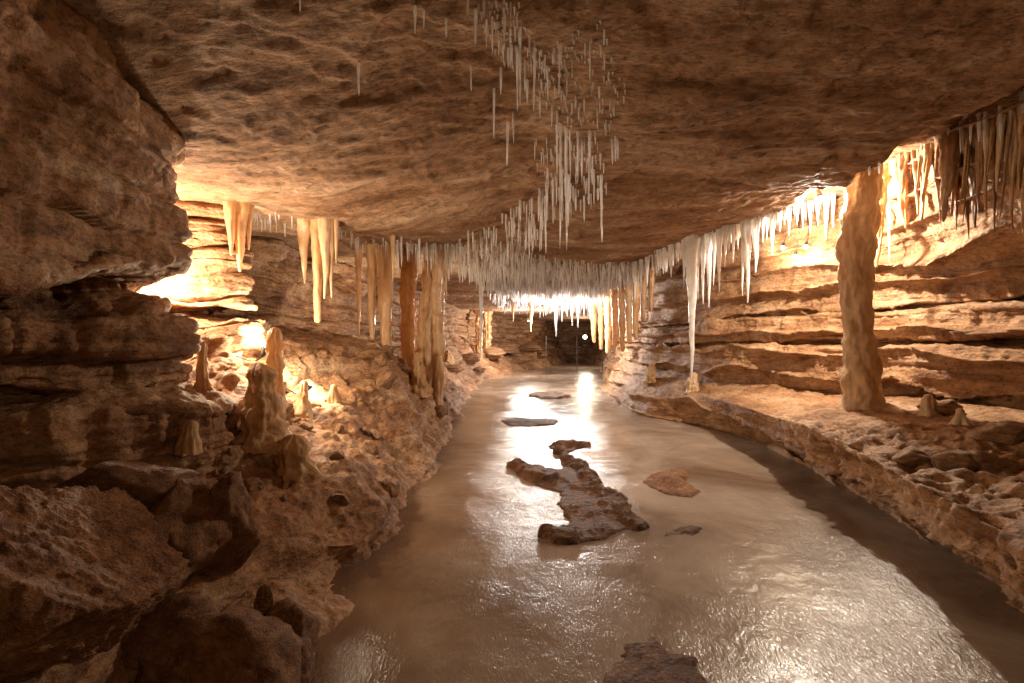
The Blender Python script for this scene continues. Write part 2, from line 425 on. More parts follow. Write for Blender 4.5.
# check the orientation (faces should look into the cave)
# ------------------------------------------------------------------ ceiling
def build_ceiling():
    xs = np.linspace(-6.5, 9.0, 860)
    X, Y = np.meshgrid(xs, YS)
    cz = pchip(np.array([-5., 2.2, 3.0, 3.6, 5.5, 8., 11., 15., 40.]), np.array([[3.35, 3.3, 3.4], [3.22, 3.3, 3.38], [2.98, 3.27, 3.35], [2.84, 3.25, 3.32], [2.8, 3.2, 3.3], [2.88, 3.08, 3.2], [2.85, 2.95, 3.0], [2.85, 2.88, 2.9], [2.85, 2.85, 2.85]]), YS)
    t = smooth01((X + 2.3) / 2.6)
    t2 = smooth01((X - 0.8) / 2.5)
    Z = cz[:, 0:1] * (1 - t) + cz[:, 1:2] * t
    Z = Z * (1 - t2) + cz[:, 2:3] * t2
    xe = np.interp(Y, [0, 3.7, 6.0, 8.0, 9.5, 11.5, 40], [3.9, 3.55, 3.5, 3.3, 3.15, 2.95, 2.9])
    xe = xe + 0.15 * np.interp(Y * 3.1, np.arange(130), np.random.default_rng(3).normal(size=130))
    Z = Z + 0.45 * smooth01((X - xe - 0.12) / 0.35) * smooth01((12.5 - Y) / 2)
    P = np.stack([X, Y, Z], axis=2).reshape(-1, 3)
    A = P * np.array([0.55, 0.8, 0.0])
    t = fbm(A, 4, 71, 0.45) * 4.2 + 0.12 * P[:, 0]
    fl = np.floor(t); fr = t - fl
    terr = fl + smooth01((fr - 0.78) / 0.22)
    d = -0.02 * terr
    d -= 0.055 * fbm(P * np.array([0.35, 0.45, 0]), 2, 75)
    t = fbm(P * np.array([1.1, 1.9, 0.0]), 4, 77, 0.55) * 3.0
    fl = np.floor(t); fr = t - fl
    d -= 0.006 * (fl + smooth01((fr - 0.7) / 0.3))
    d -= 0.012 * (ridged(P * np.array([1.1, 3.2, 1]), 3, 80) - 0.5)
    d -= 0.009 * fbm(P * np.array([6, 11, 1.0]), 4, 84)
    w = worley(P * np.array([4, 7, 1.0]), 88)
    d += 0.007 * smooth01((0.25 - w) / 0.2) * smooth01((gnoise(P * 0.9, 89) - 0.1) / 0.25)
    d -= 0.005 * fbm(P * np.array([40, 55, 1.0]), 2, 92)
    P[:, 2] += d
    o = link("cave_ceiling", mesh_from("cave_ceiling", P, grid_faces(len(YS), len(xs))[:, ::-1]), ROCK_CEIL)
    return tag(o, kind="structure")

ceil = build_ceiling()

def end_wall():
    X, Z = np.meshgrid(np.linspace(0, 9.5, 190), np.linspace(-0.5, 3.6, 110))
    P = np.stack([X, 37.0 + 0 * X, Z], 2).reshape(-1, 3)
    b, e, j = strata(P, 0.45, 400, 0.15)
    P[:, 1] -= 0.35 * b - 0.25 * e + 0.5 * fbm(P * 0.6, 3, 401) + 0.12 * fbm(P * 3, 3, 405) - 1.2 * np.exp(-((P[:, 0] - 5.2) / 1.1) ** 2) * smooth01((1.9 - P[:, 2]) / .4)
    o = link("cave_wall", mesh_from("cave_wall_end", P, grid_faces(110, 190)), ROCK_WALL)
    tag(o, "dim rock wall closing the far end of the passage", kind="structure")
end_wall()

# ------------------------------------------------------------------ stream
def water_material():
    m = bpy.data.materials.new("stream_water")
    nt, N, L = nodes_of(m)
    out = N.new("ShaderNodeOutputMaterial")
    p = N.new("ShaderNodeBsdfPrincipled")
    tc = N.new("ShaderNodeTexCoord")
    vec = tc.outputs["Object"]
    n1 = noise(N, L, mapping(N, L, vec, (1, 0.7, 1)), 0.9, 6, 0.6, 0.8)
    r1 = ramp(N, [(0.30, (0.15, 0.092, 0.056)), (0.48, (0.29, 0.217, 0.163)), (0.68, (0.46, 0.375, 0.305))])
    L.new(n1.outputs[0], r1.inputs[0])
    # brown mud showing through the shallow margin along the rubble bank
    sx = N.new("ShaderNodeSeparateXYZ"); L.new(vec, sx.inputs[0])
    m1 = N.new("ShaderNodeMath"); m1.operation = "MULTIPLY_ADD"; m1.inputs[1].default_value = 0.10
    L.new(sx.outputs[1], m1.inputs[0]); L.new(sx.outputs[0], m1.inputs[2])
    nm = noise(N, L, vec, 1.3, 5, 0.65)
    m2 = N.new("ShaderNodeMath"); m2.operation = "MULTIPLY_ADD"; m2.inputs[1].default_value = -1.6
    L.new(nm.outputs[0], m2.inputs[0]); L.new(m1.outputs[0], m2.inputs[2])
    mr = N.new("ShaderNodeMapRange"); mr.inputs["From Min"].default_value = -1.25; mr.inputs["From Max"].default_value = 0.35
    mr.inputs["To Min"].default_value = 0.85; mr.inputs["To Max"].default_value = 0.0
    L.new(m2.outputs[0], mr.inputs[0])
    shallow = mixc(N, L, mr.outputs[0], r1.outputs[0], (0.13, 0.068, 0.032))
    # thin pale scum lines carried by the current
    n2 = noise(N, L, mapping(N, L, vec, (6, 2.5, 1), (0, 0, 0.5)), 2.2, 5, 0.7, 2.5)
    r2 = ramp(N, [(0.0, (0, 0, 0)), (0.485, (0, 0, 0)), (0.5, (1, 1, 1)), (0.515, (0, 0, 0))])
    L.new(n2.outputs[0], r2.inputs[0])
    n3 = noise(N, L, vec, 1.6, 4, 0.6)
    r3 = ramp(N, [(0.5, (0, 0, 0)), (0.66, (1, 1, 1))])
    L.new(n3.outputs[0], r3.inputs[0])
    k = N.new("ShaderNodeMath"); k.operation = "MULTIPLY"
    L.new(r2.outputs[0], k.inputs[0]); L.new(r3.outputs[0], k.inputs[1])
    k2 = N.new("ShaderNodeMath"); k2.operation = "MULTIPLY"; k2.inputs[1].default_value = 0.45
    L.new(k.outputs[0], k2.inputs[0])
    c = mixc(N, L, k2.outputs[0], shallow, (0.66, 0.54, 0.44))
    L.new(c, p.inputs["Base Color"])
    p.inputs["Roughness"].default_value = 0.2
    p.inputs["IOR"].default_value = 1.33
    p.inputs["Specular IOR Level"].default_value = 1.0
    b1 = noise(N, L, mapping(N, L, vec, (1, 0.36, 1), (0, 0, 0.5)), 75, 4, 0.62, 0.5)
    b2 = noise(N, L, mapping(N, L, vec, (1, 0.8, 1), (0, 0, -0.3)), 7.0, 4, 0.55, 0.6)
    nb = noise(N, L, mapping(N, L, vec, (1, 0.6, 1), (0, 0, 0.4)), 1.1, 4, 0.6, 0.5)
    rb = ramp(N, [(0.38, (0.25, 0.25, 0.25)), (0.62, (1.35, 1.35, 1.35))])
    L.new(nb.outputs[0], rb.inputs[0])
    bm_ = N.new("ShaderNodeMath"); bm_.operation = "MULTIPLY"
    L.new(b1.outputs[0], bm_.inputs[0]); L.new(rb.outputs[0], bm_.inputs[1])
    a = N.new("ShaderNodeMath"); a.operation = "MULTIPLY_ADD"; a.inputs[1].default_value = 1.7
    L.new(b2.outputs[0], a.inputs[0]); L.new(bm_.outputs[0], a.inputs[2])
    bp = N.new("ShaderNodeBump"); bp.inputs["Strength"].default_value = 0.36; bp.inputs["Distance"].default_value = 0.015
    L.new(a.outputs[0], bp.inputs["Height"]); L.new(bp.outputs[0], p.inputs["Normal"])
    L.new(p.outputs[0], out.inputs[0])
    return m

def build_water():
    xs = np.linspace(-3.2, 7.0, 260)
    ys = np.concatenate([np.linspace(-4.5, 1.2, 16)[:-1], np.geomspace(1.2, 39.5, 620)])
    X, Y = np.meshgrid(xs, ys)
    P = np.stack([X, Y, 0 * X], axis=2).reshape(-1, 3)
    P[:, 2] = 0.004 * fbm(P * np.array([2.0, 1.5, 1]), 2, 5) + 0.0055 * smooth01(P[:, 1] / 9) * fbm(P * np.array([1.8, 4.5, 1]), 3, 6)
    o = link("water", mesh_from("water", P, grid_faces(len(ys), len(xs))), water_material())
    tag(o, kind="structure")
    bed = P.copy(); bed[:, 2] = -0.5 + 0.05 * fbm(P * 1.5, 3, 8)
    b = link("ground", mesh_from("ground", bed, grid_faces(len(ys), len(xs))), ROCK_WET)
    tag(b, kind="structure")
    return o

water = build_water()
bpy.context.view_layer.update()
print("terrain", round(time.time() - T0, 1))

def hit(px, py, objs):
    d = direction(px, py).normalized()
    best = None
    for o in objs:
        ok, loc, nor, _ = o.ray_cast(ORI, d)
        if ok and (best is None or (loc - ORI).length < (best - ORI).length):
            best = loc.copy()
    return best

def drop(x, y, objs, top=2.2):
    best = None
    for o in objs:
        ok, loc, nor, _ = o.ray_cast(Vector((x, y, top)), Vector((0, 0, -1)))
        if ok and (best is None or loc.z > best): best = loc.z
    return best

def rise(x, y, z=1.0):
    ok, loc, nor, _ = ceil.ray_cast(Vector((x, y, z)), Vector((0, 0, 1)))
    return loc.z if ok else 3.0

TERR = [wl, wr, water]

# ------------------------------------------------------------------ dripstone shapes
def dripstone(length, r_root, r_tip, seed, seg=20, rings=None, rough=0.1, flute=0.12, knots=0.08, lean=(0, 0), flare=0.5, power=0.9, flat=1.0, tip=True):
    """hangs down from z=0 to z=-length"""
    rings = rings or max(14, min(90, int(length / 0.015)))
    t = 1 - np.linspace(1, 0, rings) ** 1.25
    a = np.linspace(0, 2 * math.pi, seg, endpoint=False)
    rr = r_tip + (r_root - r_tip) * (1 - t) ** power + r_root * flare * np.exp(-t * length / (1.6 * r_root + 0.01))
    if tip:
        e = min(0.3, max(0.01, 1.3 * r_tip / length)); q = np.clip((1 - t) / e, 0, 1); rr = rr * np.sqrt(np.clip(1 - (1 - q) ** 2, 0, 1))
    A, Tt = np.meshgrid(a, t)
    RR = np.repeat(rr[:, None], seg, 1)
    Q = np.stack([np.cos(A) * 1.7 + seed * 3.1, np.sin(A) * 1.7, Tt * length * 1.1], axis=2).reshape(-1, 3)
    f = ridged(Q * np.array([1.6, 1.6, 0.8]), 2, seed).reshape(A.shape) - 0.5
    k = fbm(Q * np.array([0.5, 0.5, 5.0 / max(0.3, length) ** 0.3]), 3, seed + 3).reshape(A.shape)
    g = fbm(Q * np.array([2.5, 2.5, 9.0]), 3, seed + 5).reshape(A.shape)
    RR = RR * (1 + flute * f * 2 + knots * k * 2 + rough * g)
    bend = fbm(np.stack([t * 1.5 * max(length, 0.4), 0 * t + seed, 0 * t], axis=1), 2, seed + 7) * min(0.03, 0.25 * r_root + 0.004)
    X = np.cos(A) * RR + lean[0] * Tt * length + bend[:, None]
    Yy = np.sin(A) * RR * flat + lean[1] * Tt * length
    V = np.stack([X, Yy, -Tt * length], axis=2).reshape(-1, 3)
    Fc = grid_faces(rings, seg, True)[:, ::-1]
    me = mesh_from("dripstone", V, Fc)
    return me

def flip(me):
    me.transform(Matrix.Scale(-1, 4, (0, 0, 1)))
    me.flip_normals()
    return me

CNT = [0]
def new_seed():
    CNT[0] += 1
    return CNT[0] * 13 + 100

def stalactite(px, py0, py1, w, mat, label, name="stalactite", cat="stalactite", group=None, Y=None, x_lean=0.0, power=0.9, flare=0.35, tipw=0.12, base=None, **kw):
    """roots on the ceiling at pixel (px, py0); the tip falls to row py1"""
    if Y is None:
        p = hit(px, py0, [ceil, wl, wr])
        Yd = p.y
    else:
        Yd = Y
    q = at(px, py0, Yd)
    x, y = q.x, Yd
    top = rise(x, y, 1.9) + 0.05 if Y is None or base == "ceil" else q.z + 0.03
    tipz = CZ + (CY - py1) / F * Yd
    L = max(0.05, top - tipz)
    r = max(0.006, w * Yd / F / 2)
    me = dripstone(L, r, r * tipw, new_seed(), lean=(x_lean, 0), power=power, flare=flare, **kw)
    o = link(name, me, mat)
    o.location = (x, y, top)
    o.rotation_euler = (0, 0, random.uniform(-.5, .5))
    tag(o, label, cat, group)
    return o

def stalagmite(px, pyb, pyt, w, mat, label, Y=None, name="stalagmite", tipw=0.45, flare=0.5, lean=0.0, group=None, power=0.8, knots=0.14, flat=1.0, sink=0.06):
    p = hit(px, pyb, TERR) if Y is None else at(px, pyb, Y)
    H = (pyb - pyt) * p.y / F + sink
    r = w * p.y / F / 2
    me = flip(dripstone(H, r, r * tipw, new_seed(), seg=40, lean=(lean, 0), power=power, flare=flare + 0.25, knots=knots + 0.08, rough=0.26, flute=0.2, flat=flat))
    o = link(name, me, mat)
    o.location = (p.x, p.y, p.z - sink)
    tag(o, label, "stalagmite", group)
    return o

# ------------------------------------------------------------------ rocks
def rock_mesh(seed, planes=16, sub=5, noise_amp=0.05, detail=0.03, layered=0.0, kk=34.0):
    import bmesh
    bm = bmesh.new()
    bmesh.ops.create_icosphere(bm, subdivisions=sub, radius=1.0)
    me = bpy.data.meshes.new("rock")
    bm.to_mesh(me); bm.free()
    n = len(me.vertices)
    co = np.empty(n * 3, dtype=np.float32); me.vertices.foreach_get("co", co)
    D = co.reshape(-1, 3).astype(float)
    rg = np.random.default_rng(seed)
    pn = rg.normal(size=(planes, 3)); pn /= np.linalg.norm(pn, axis=1, keepdims=True)
    pd = rg.uniform(0.62, 1.0, planes)
    dots = D @ pn.T
    with np.errstate(divide="ignore"):
        r = np.where(dots > 0.05, pd / np.maximum(dots, 0.05), 9)
    # soft minimum keeps worn edges
    rs = -np.log(np.exp(-kk * np.minimum(r, 2.0)).sum(axis=1)) / kk
    rs = np.clip(rs, 0.3, 1.15)
    P = D * rs[:, None]
    P = P * (1 + noise_amp * fbm(P * 2.2 + seed, 3, seed)[:, None] * 1.6 + detail * fbm(P * 7 + seed, 4, seed + 3)[:, None] + detail * 0.8 * (ridged(P * 4 + seed, 3, seed + 5) - 0.5)[:, None])
    if layered:
        u = P[:, 2] * 5 + 0.5 * gnoise(P * 1.5, seed)
        e = np.abs(2 * (u - np.floor(u)) - 1) ** 4
        b = gnoise(np.stack([P[:, 0] * .8, P[:, 1] * .8, np.floor(u) * 5.1], 1), seed + 8)
        P[:, :2] *= (1 + layered * (b - 0.6 * e))[:, None]
    me.vertices.foreach_set("co", P.astype(np.float32).ravel())
    me.polygons.foreach_set("use_smooth", np.ones(len(me.polygons), dtype=bool))
    me.update()
    return me

def rock(loc, dims, label, name="boulder", cat="boulder", mat=None, seed=None, rot=(0, 0, 0), group=None, me=None, **kw):
    seed = seed or new_seed()
    me = me or rock_mesh(seed, **kw)
    o = link(name, me, mat or ROCK_BOULDER)
    o.location = loc
    o.scale = (dims[0] / 2, dims[1] / 2, dims[2] / 2)
    o.rotation_euler = rot
    tag(o, label, cat, group)
    return o

# foreground boulders
rock((-1.86, 2.0, 0.50), (0.92, 0.85, 0.92), "largest boulder, cracked brown block standing in the shade at the stream bank", seed=905, planes=10, sub=7, rot=(0.1, 0.25, 0.5), noise_amp=0.05, detail=0.05, kk=45.0)
rock((-1.68, 2.58, 0.50), (0.40, 0.5, 0.5), "squat brown boulder wedged behind the largest boulder", seed=917, planes=12, rot=(0.2, 0.1, 0.9))
rock((-1.52, 2.72, 0.47), (0.32, 0.32, 0.62), "upright jagged boulder leaning on the rubble bank", seed=931, planes=10, rot=(0.1, 0.32, 0.2))
rock((-1.18, 2.12, 0.13), (0.5, 0.62, 0.36), "low pale topped boulder at the water's edge below the largest boulder", seed=944, planes=12, rot=(0.2, 0.1, 1.2), mat=ROCK_BOULDER)
rock((-0.97, 2.25, 0.05), (0.2, 0.26, 0.22), "small dark boulder half in the stream at the bottom edge", seed=951, planes=10)
rock((-1.05, 2.42, 0.12), (0.24, 0.3, 0.26), "brown angular boulder between the pale topped one and the bank lip", seed=958, planes=10)
rock((-1.5, 2.28, 0.18), (0.5, 0.4, 0.34), "dark flat boulder in the gap beside the largest boulder", seed=963, planes=12)
rock((-2.0, 2.6, 0.75), (0.6, 0.5, 0.36), "dark slab shaped boulder under the lowest ledge", seed=971, planes=12)

# stones lying on the shelf below the pillar
for (px, py, w, h, lab) in (
    (1003, 440, 52, 26, "rounded brown stone by the frame edge on the rock shelf"),
    (958, 468, 44, 30, "wide flat stone at the broken lip of the rock shelf"),
    (914, 462, 34, 24, "small tan stone near the shelf lip below the pillar"),
    (985, 470, 36, 30, "dark chunky stone on the shelf lip beside the wide flat stone"),
    (941, 412, 40, 20, "wedge shaped stone lying behind the small stalagmites on the shelf")):
    p = hit(px, py, TERR); s = p.y / F
    rock((p.x, p.y, p.z + h * s * 0.2), (w * s, w * s * 0.8, h * s), lab, name="stone", cat="stone", mat=ROCK_RIGHT, planes=12, sub=4)

# rubble on the left bank
proto = [rock_mesh(1000 + 7 * i, planes=11, sub=4, detail=0.04) for i in range(7)]
for m_ in proto: m_.materials.append(ROCK_WALL)
nrub = 0
while nrub < 70:
    px = random.uniform(215, 452); py = random.uniform(352, 505)
    if py > 520 - (px - 300) * 0.3 or (px > 400 and py > 430): continue
    p = hit(px, py, [wl, water])
    if p is None or p.z < 0.12 or p.z > 1.8 or p.x > -0.9: continue
    s = random.uniform(5, 15) * p.y / F * random.choice((0.6, 0.8, 1, 1.3))
    o = rock((p.x, p.y, p.z + s * 0.1), (s * 1.3, s * 1.2, s * 0.9), "loose brown stone among many in the rubble bank beside the stream", name="stone", cat="stone",
             group="loose stones of the rubble bank", me=proto[nrub % 7], mat=ROCK_WALL, rot=(random.random(), random.random(), random.random() * 6))
    nrub += 1
# tumbled blocks where the bank meets the far wall
for i, (px, py, w, h) in enumerate([(470, 362, 26, 12), (489, 358, 30, 14), (505, 352, 34, 12), (520, 362, 22, 9), (528, 350, 30, 9), (455, 372, 18, 10), (541, 357, 20, 7), (478, 372, 16, 7), (548, 349, 18, 6)]):
    p = hit(px, py, TERR); s = p.y / F
    rock((p.x, p.y, p.z + h * s * 0.25), (w * s, w * s * 0.9, h * s), "flat tumbled block at the foot of the distant wall, beside the stream bend", name="block", cat="rock",
         group="tumbled blocks at the far bend", mat=ROCK_WALL, planes=12, sub=4, layered=0.2)

# ------------------------------------------------------------------ rocks in the stream
def stream_rock(outline, height, label, mat=ROCK_WET, res=0.022, seed=1, rim=None, rim_h=0.0, wobble=0.04, name="stream_rock", lift=0.0):
    pts = []
    for px, py in outline:
        Y = CZ * F / (py - CY)
        pts.append(((px - CX) / F * Y, Y))
    pts = np.array(pts)
    lo = pts.min(0) - 0.12; hi = pts.max(0) + 0.12
    nx = max(24, int((hi[0] - lo[0]) / res)); ny = max(24, int((hi[1] - lo[1]) / res))
    nx, ny = min(nx, 220), min(ny, 260)
    X, Y = np.meshgrid(np.linspace(lo[0], hi[0], nx), np.linspace(lo[1], hi[1], ny))
    P = np.stack([X.ravel(), Y.ravel()], 1)
    wob = np.stack([fbm(np.c_[P * 5, 0 * P[:, 0]], 3, seed), fbm(np.c_[P * 5, 0 * P[:, 0] + 9], 3, seed)], 1) * wobble
    W = P + wob
    d = np.full(len(P), 1e9); inside = np.zeros(len(P), bool)
    n = len(pts)
    for i in range(n):
        a, b = pts[i], pts[(i + 1) % n]
        ab = b - a
        t = np.clip(((W - a) @ ab) / (ab @ ab), 0, 1)
        d = np.minimum(d, np.linalg.norm(W - a - t[:, None] * ab, axis=1))
        c = (a[1] > W[:, 1]) != (b[1] > W[:, 1])
        with np.errstate(divide="ignore", invalid="ignore"):
            xi = (b[0] - a[0]) * (W[:, 1] - a[1]) / (b[1] - a[1]) + a[0]
        inside ^= c & (W[:, 0] < xi)
    sd = np.where(inside, d, -d)
    P3 = np.c_[P, np.zeros(len(P))]
    h = height * smooth01((sd + 0.015) / 0.07)
    h = h * (0.75 + 0.5 * fbm(P3 * 2.6, 3, seed + 2)) + smooth01((sd + .02) / .06) * (0.013 * (ridged(P3 * 7, 3, seed + 4) - 0.4) + 0.006 * fbm(P3 * 24, 3, seed + 6) + lift)
    if rim:
        dr = np.full(len(P), 1e9)
        for line in rim:
            q = np.array([((px - CX) / (py - CY) * CZ, CZ * F / (py - CY)) for px, py in line])
            for a, b in zip(q[:-1], q[1:]):
                ab = b - a
                t = np.clip(((W - a) @ ab) / (ab @ ab), 0, 1)
                dr = np.minimum(dr, np.linalg.norm(W - a - t[:, None] * ab, axis=1))
        h = h + rim_h * (1 - smooth01((dr - 0.05 - 0.11 * fbm(P3 * 4, 3, seed + 11)) / 0.07)) * smooth01((sd + 0.01) / 0.035) * (0.8 + 0.5 * fbm(P3 * 5, 3, seed + 12))
    t = h / 0.028
    h = 0.028 * (np.floor(t) + smooth01((t - np.floor(t) - 0.55) / 0.45)) * 0.6 + h * 0.4
    z = np.where(sd > -0.06, h - 0.012 + np.minimum(sd, 0) * 2.2, -0.16)
    V = np.c_[P, np.maximum(z, -0.16)]
    nb = len(V)
    f = grid_faces(ny, nx)
    keep = (sd[f] > -0.075).any(axis=1)
    f = f[keep]
    V2 = np.r_[V, np.c_[P, np.full(nb, -0.2)]]
    # closed underside
    from collections import Counter
    fb = f[:, ::-1] + nb
    ed = Counter()
    E = np.concatenate([np.stack([f[:, i], f[:, (i + 1) % 4]], 1) for i in range(4)])
    S = set(map(tuple, E.tolist()))
    side = [(b, a, a + nb, b + nb) for a, b in S if (b, a) not in S]
    Fc = np.concatenate([f, fb, np.array(side, dtype=int)])
    used = np.unique(Fc); rm = np.full(len(V2), -1); rm[used] = np.arange(len(used))
    c = V2[used].mean(0); c[2] = 0
    o = link(name, mesh_from(name, V2[used] - c, rm[Fc]), mat)
    o.location = c
    return tag(o, label, "rock")

stream_rock([(548, 446), (558, 442), (588, 441.5), (592, 446), (576, 451), (566, 456), (574, 460), (586, 464), (590, 471), (600, 475), (602, 484), (614, 493), (629, 498), (634, 512), (651, 525), (645, 531), (622, 533), (607, 541), (588, 540), (575, 545), (552, 544), (536, 538), (537, 534), (556, 534), (566, 524), (560, 508), (556, 494), (536, 486), (520, 477), (505, 466), (518, 462), (545, 467), (557, 470), (562, 462)],
            0.034, "jagged outcrop of dark rock in midstream, largest of the stream rocks", seed=201, lift=0.012, res=0.014, wobble=0.05,
            rim=[[(552, 445), (574, 445), (588, 445)], [(560, 448), (566, 459), (580, 466), (592, 480), (604, 496), (622, 508), (630, 520), (645, 528)], [(508, 466), (530, 471), (552, 480)], [(540, 536), (560, 541)]], rim_h=0.05)
stream_rock([(640, 482), (655, 472), (674, 468), (692, 471), (690, 482), (700, 492), (696, 500), (676, 497), (655, 492)], 0.05, "pebbly tan rock mound standing alone in the stream", mat=ROCK_BOULDER, seed=241)
stream_rock([(658, 532), (675, 528), (690, 525), (704, 530), (700, 537), (680, 538), (664, 537)], 0.035, "small low rock just below the pebbly mound", seed=251)
stream_rock([(500, 421), (515, 418), (540, 419), (560, 420), (556, 425), (530, 427), (508, 426)], 0.05, "flat dark rock lying across the stream beyond the ridge", seed=261)
stream_rock([(528, 396), (545, 393), (562, 394), (572, 397), (560, 399), (540, 399)], 0.10, "small flat rock farthest up the stream", seed=271, res=0.04)
stream_rock([(604, 690), (606, 660), (622, 645), (650, 636), (672, 650), (700, 660), (722, 690), (690, 720), (620, 720)], 0.04, "wet glinting rock in the stream nearest to the frame's bottom edge", seed=281, res=0.012)

# ------------------------------------------------------------------ pillar and big dripstones
def pillar():
    p = hit(861, 407, [wr])
    Yp = p.y
    topz = rise(p.x, Yp, 1.9) + 0.12
    H = topz - p.z + 0.08
    rings, seg = 260, 72
    t = np.linspace(0, 1, rings); a = np.linspace(0, 2 * math.pi, seg, endpoint=False)
    k = Yp / F
    # half widths read down the shaft (0 at the bottom)
    zz = np.array([0, .02, .06, .13, .2, .3, .4, .5, .6, .7, .8, .9, .96, 1.0])
    hw = np.array([25, 20, 17.5, 17, 15, 12.5, 14, 14, 16, 16.5, 14, 15.5, 20, 34]) * k
    off = np.array([1, 1, 1, -1, -1, -3, -4, -5, -4, -2, 1, 2, 2, 3]) * k
    r = np.interp(t, zz, hw); ox = np.interp(t, zz, off)
    ker = np.hanning(13); ker /= ker.sum()
    r = np.convolve(np.pad(r, 6, "edge"), ker, "valid"); ox = np.convolve(np.pad(ox, 6, "edge"), ker, "valid")
    A, T = np.meshgrid(a, t)
    Q = np.stack([np.cos(A), np.sin(A), T * H * 1.9], 2).reshape(-1, 3)
    n = 0.13 * fbm(Q * np.array([1.1, 1.1, 1.4]), 3, 301) + 0.11 * (ridged(Q * np.array([1.6, 1.6, 2.6]), 3, 305) - .5) + 0.04 * fbm(Q * 7, 4, 309)
    w = worley(Q * np.array([1.8, 1.8, 2.6]), 311)
    n += 0.22 * (0.5 - w) + 0.06 * np.sin(Q[:, 2] * 9 + 3 * gnoise(Q * 1.2, 315))
    RR = r[:, None] * (1 + n.reshape(A.shape))
    V = np.stack([np.cos(A) * RR + ox[:, None], np.sin(A) * RR, T * H], 2).reshape(-1, 3)
    root = link("pillar", mesh_from("pillar", V, grid_faces(rings, seg, True)), CAL_PILLAR)
    root.location = (p.x, Yp, p.z - 0.08)
    tag(root, "thick knobbly calcite pillar joining the rock shelf to the ceiling", "pillar")
    return root, Yp

pil, YP = pillar()

ORG = "orange stalactites over the rubble bank"
for (px, a, b, w, m, lab, kw) in [
    (231, 203, 256, 14, CAL_ORANGE, "short orange stalactite, first of the trio before the brightly lit recess", {}),
    (240, 204, 272, 17, CAL_ORANGE, "longest orange stalactite of the trio before the brightly lit recess", {}),
    (249, 205, 250, 9, CAL_ORANGE, "slim orange stalactite, last of the trio before the brightly lit recess", {}),
    (305, 222, 284, 13, CAL_CREAM, "cream stalactite hanging alone between the lit recess and the two tone group", {}),
    (317, 222, 323, 11, CAL_ORANGE, "long orange stalactite with a blunt end in the two tone group", dict(tipw=.55)),
    (325, 221, 299, 12, CAL_CREAM, "cream stalactite in the middle of the two tone group", {}),
    (331, 222, 298, 9, CAL_CREAM, "slender cream stalactite beside the middle of the two tone group", {}),
    (336, 222, 263, 6, CAL_CREAM, "shortest cream stalactite at the end of the two tone group", {}),
    (359, 250, 336, 8, CAL_ORANGE, "thin orange stalactite beside two thick ones over the rubble", dict(tipw=.15)),
    (393, 236, 282, 5, CAL_CREAM, "pale thin stalactite above the thickest orange stalactite", {}),
    (446, 246, 300, 5, CAL_CREAM, "pale thin stalactite just past the fluted column cluster", {}),
    (437, 246, 316, 13, CAL_CREAM, "broad cream stalactite merging into the fluted column cluster", dict(tipw=.7)),
    (531, 296, 332, 6, CAL_CREAM, "cream stalactite hanging before the layered far wall", {}),
    (513, 296, 322, 5, CAL_CREAM, "short cream stalactite before the layered far wall", {}),
    (481, 280, 358, 5, CAL_WHITE, "white stalactite reaching down between two far orange columns", {}),
]:
    stalactite(px, a, b, w, m, lab, group=ORG if m is CAL_ORANGE else None, **kw)

def column(px, py0, py1, w, mat, label, Y=None, lean=0.0, tipw=0.9, cat="column", **kw):
    """a column whose foot stands where the ray through (px, py1) meets the bank"""
    p = hit(px, py1, [wl, wr]) if Y is None else at(px, py1, Y)
    if Y is not None:
        z = drop(p.x, Y, [wl, wr]); p.z = z if z is not None else p.z
    top = rise(p.x, p.y, 1.8) + 0.06
    L = top - p.z + 0.08
    r = w * p.y / F / 2
    me = dripstone(L, r, r * tipw, new_seed(), seg=30, lean=(lean, 0), power=1.0, flare=0.5, tip=False, knots=0.22, flute=0.3, rough=0.12, **kw)
    o = link("column", me, mat); o.location = (p.x - lean * L, p.y, top)
    tag(o, label, cat)
    return o

stalactite(372, 250, 343, 11, CAL_ORANGE, "slimmer of two thick orange stalactites hanging low over the rubble", Y=7.5, base="ceil", tipw=.3, power=.6)
stalactite(386, 250, 351, 17, CAL_ORANGE, "thickest orange stalactite hanging low over the rubble next to a slim one", Y=7.5, base="ceil", tipw=.4, power=.55, flute=.3)
column(408, 275, 360, 14, CAL_ORANGE, "dark orange fluted column at the back of the cluster near the stream", Y=8.3)
column(420, 275, 368, 11, CAL_ORANGE, "leaning orange column in the middle of the fluted cluster", Y=8.2, lean=-0.07)
column(429, 260, 378, 10, CAL_CREAM, "narrow cream column in the fluted cluster", Y=8.2)
column(438, 248, 376, 12, CAL_CREAM, "cream edged column closest to the stream in the fluted cluster", Y=8.2)
column(479, 322, 358, 7, CAL_ORANGE, "stubby orange column of the far pair behind the white stalactite")
column(487, 306, 357, 8, CAL_ORANGE, "taller orange column of the far pair behind the white stalactite")

# far orange draperies along the right wall
for i, (px, a, b, w, c) in enumerate([(594, 300, 343, 7, 0), (601, 300, 350, 7, 0), (608, 297, 354, 8, 1), (615, 290, 348, 8, 0), (622, 285, 352, 8, 0), (629, 278, 344, 9, 1), (636, 272, 340, 9, 0), (643, 266, 322, 8, 2), (651, 262, 312, 7, 2)]):
    stalactite(px, a, b, w, (CAL_ORANGE, CAL_CREAM, CAL_BROWN)[c], "orange brown stalactite in the close row along the wall beside the stream's far bend",
               name="drapery", group="draperies along the far wall", power=0.5, tipw=0.35)

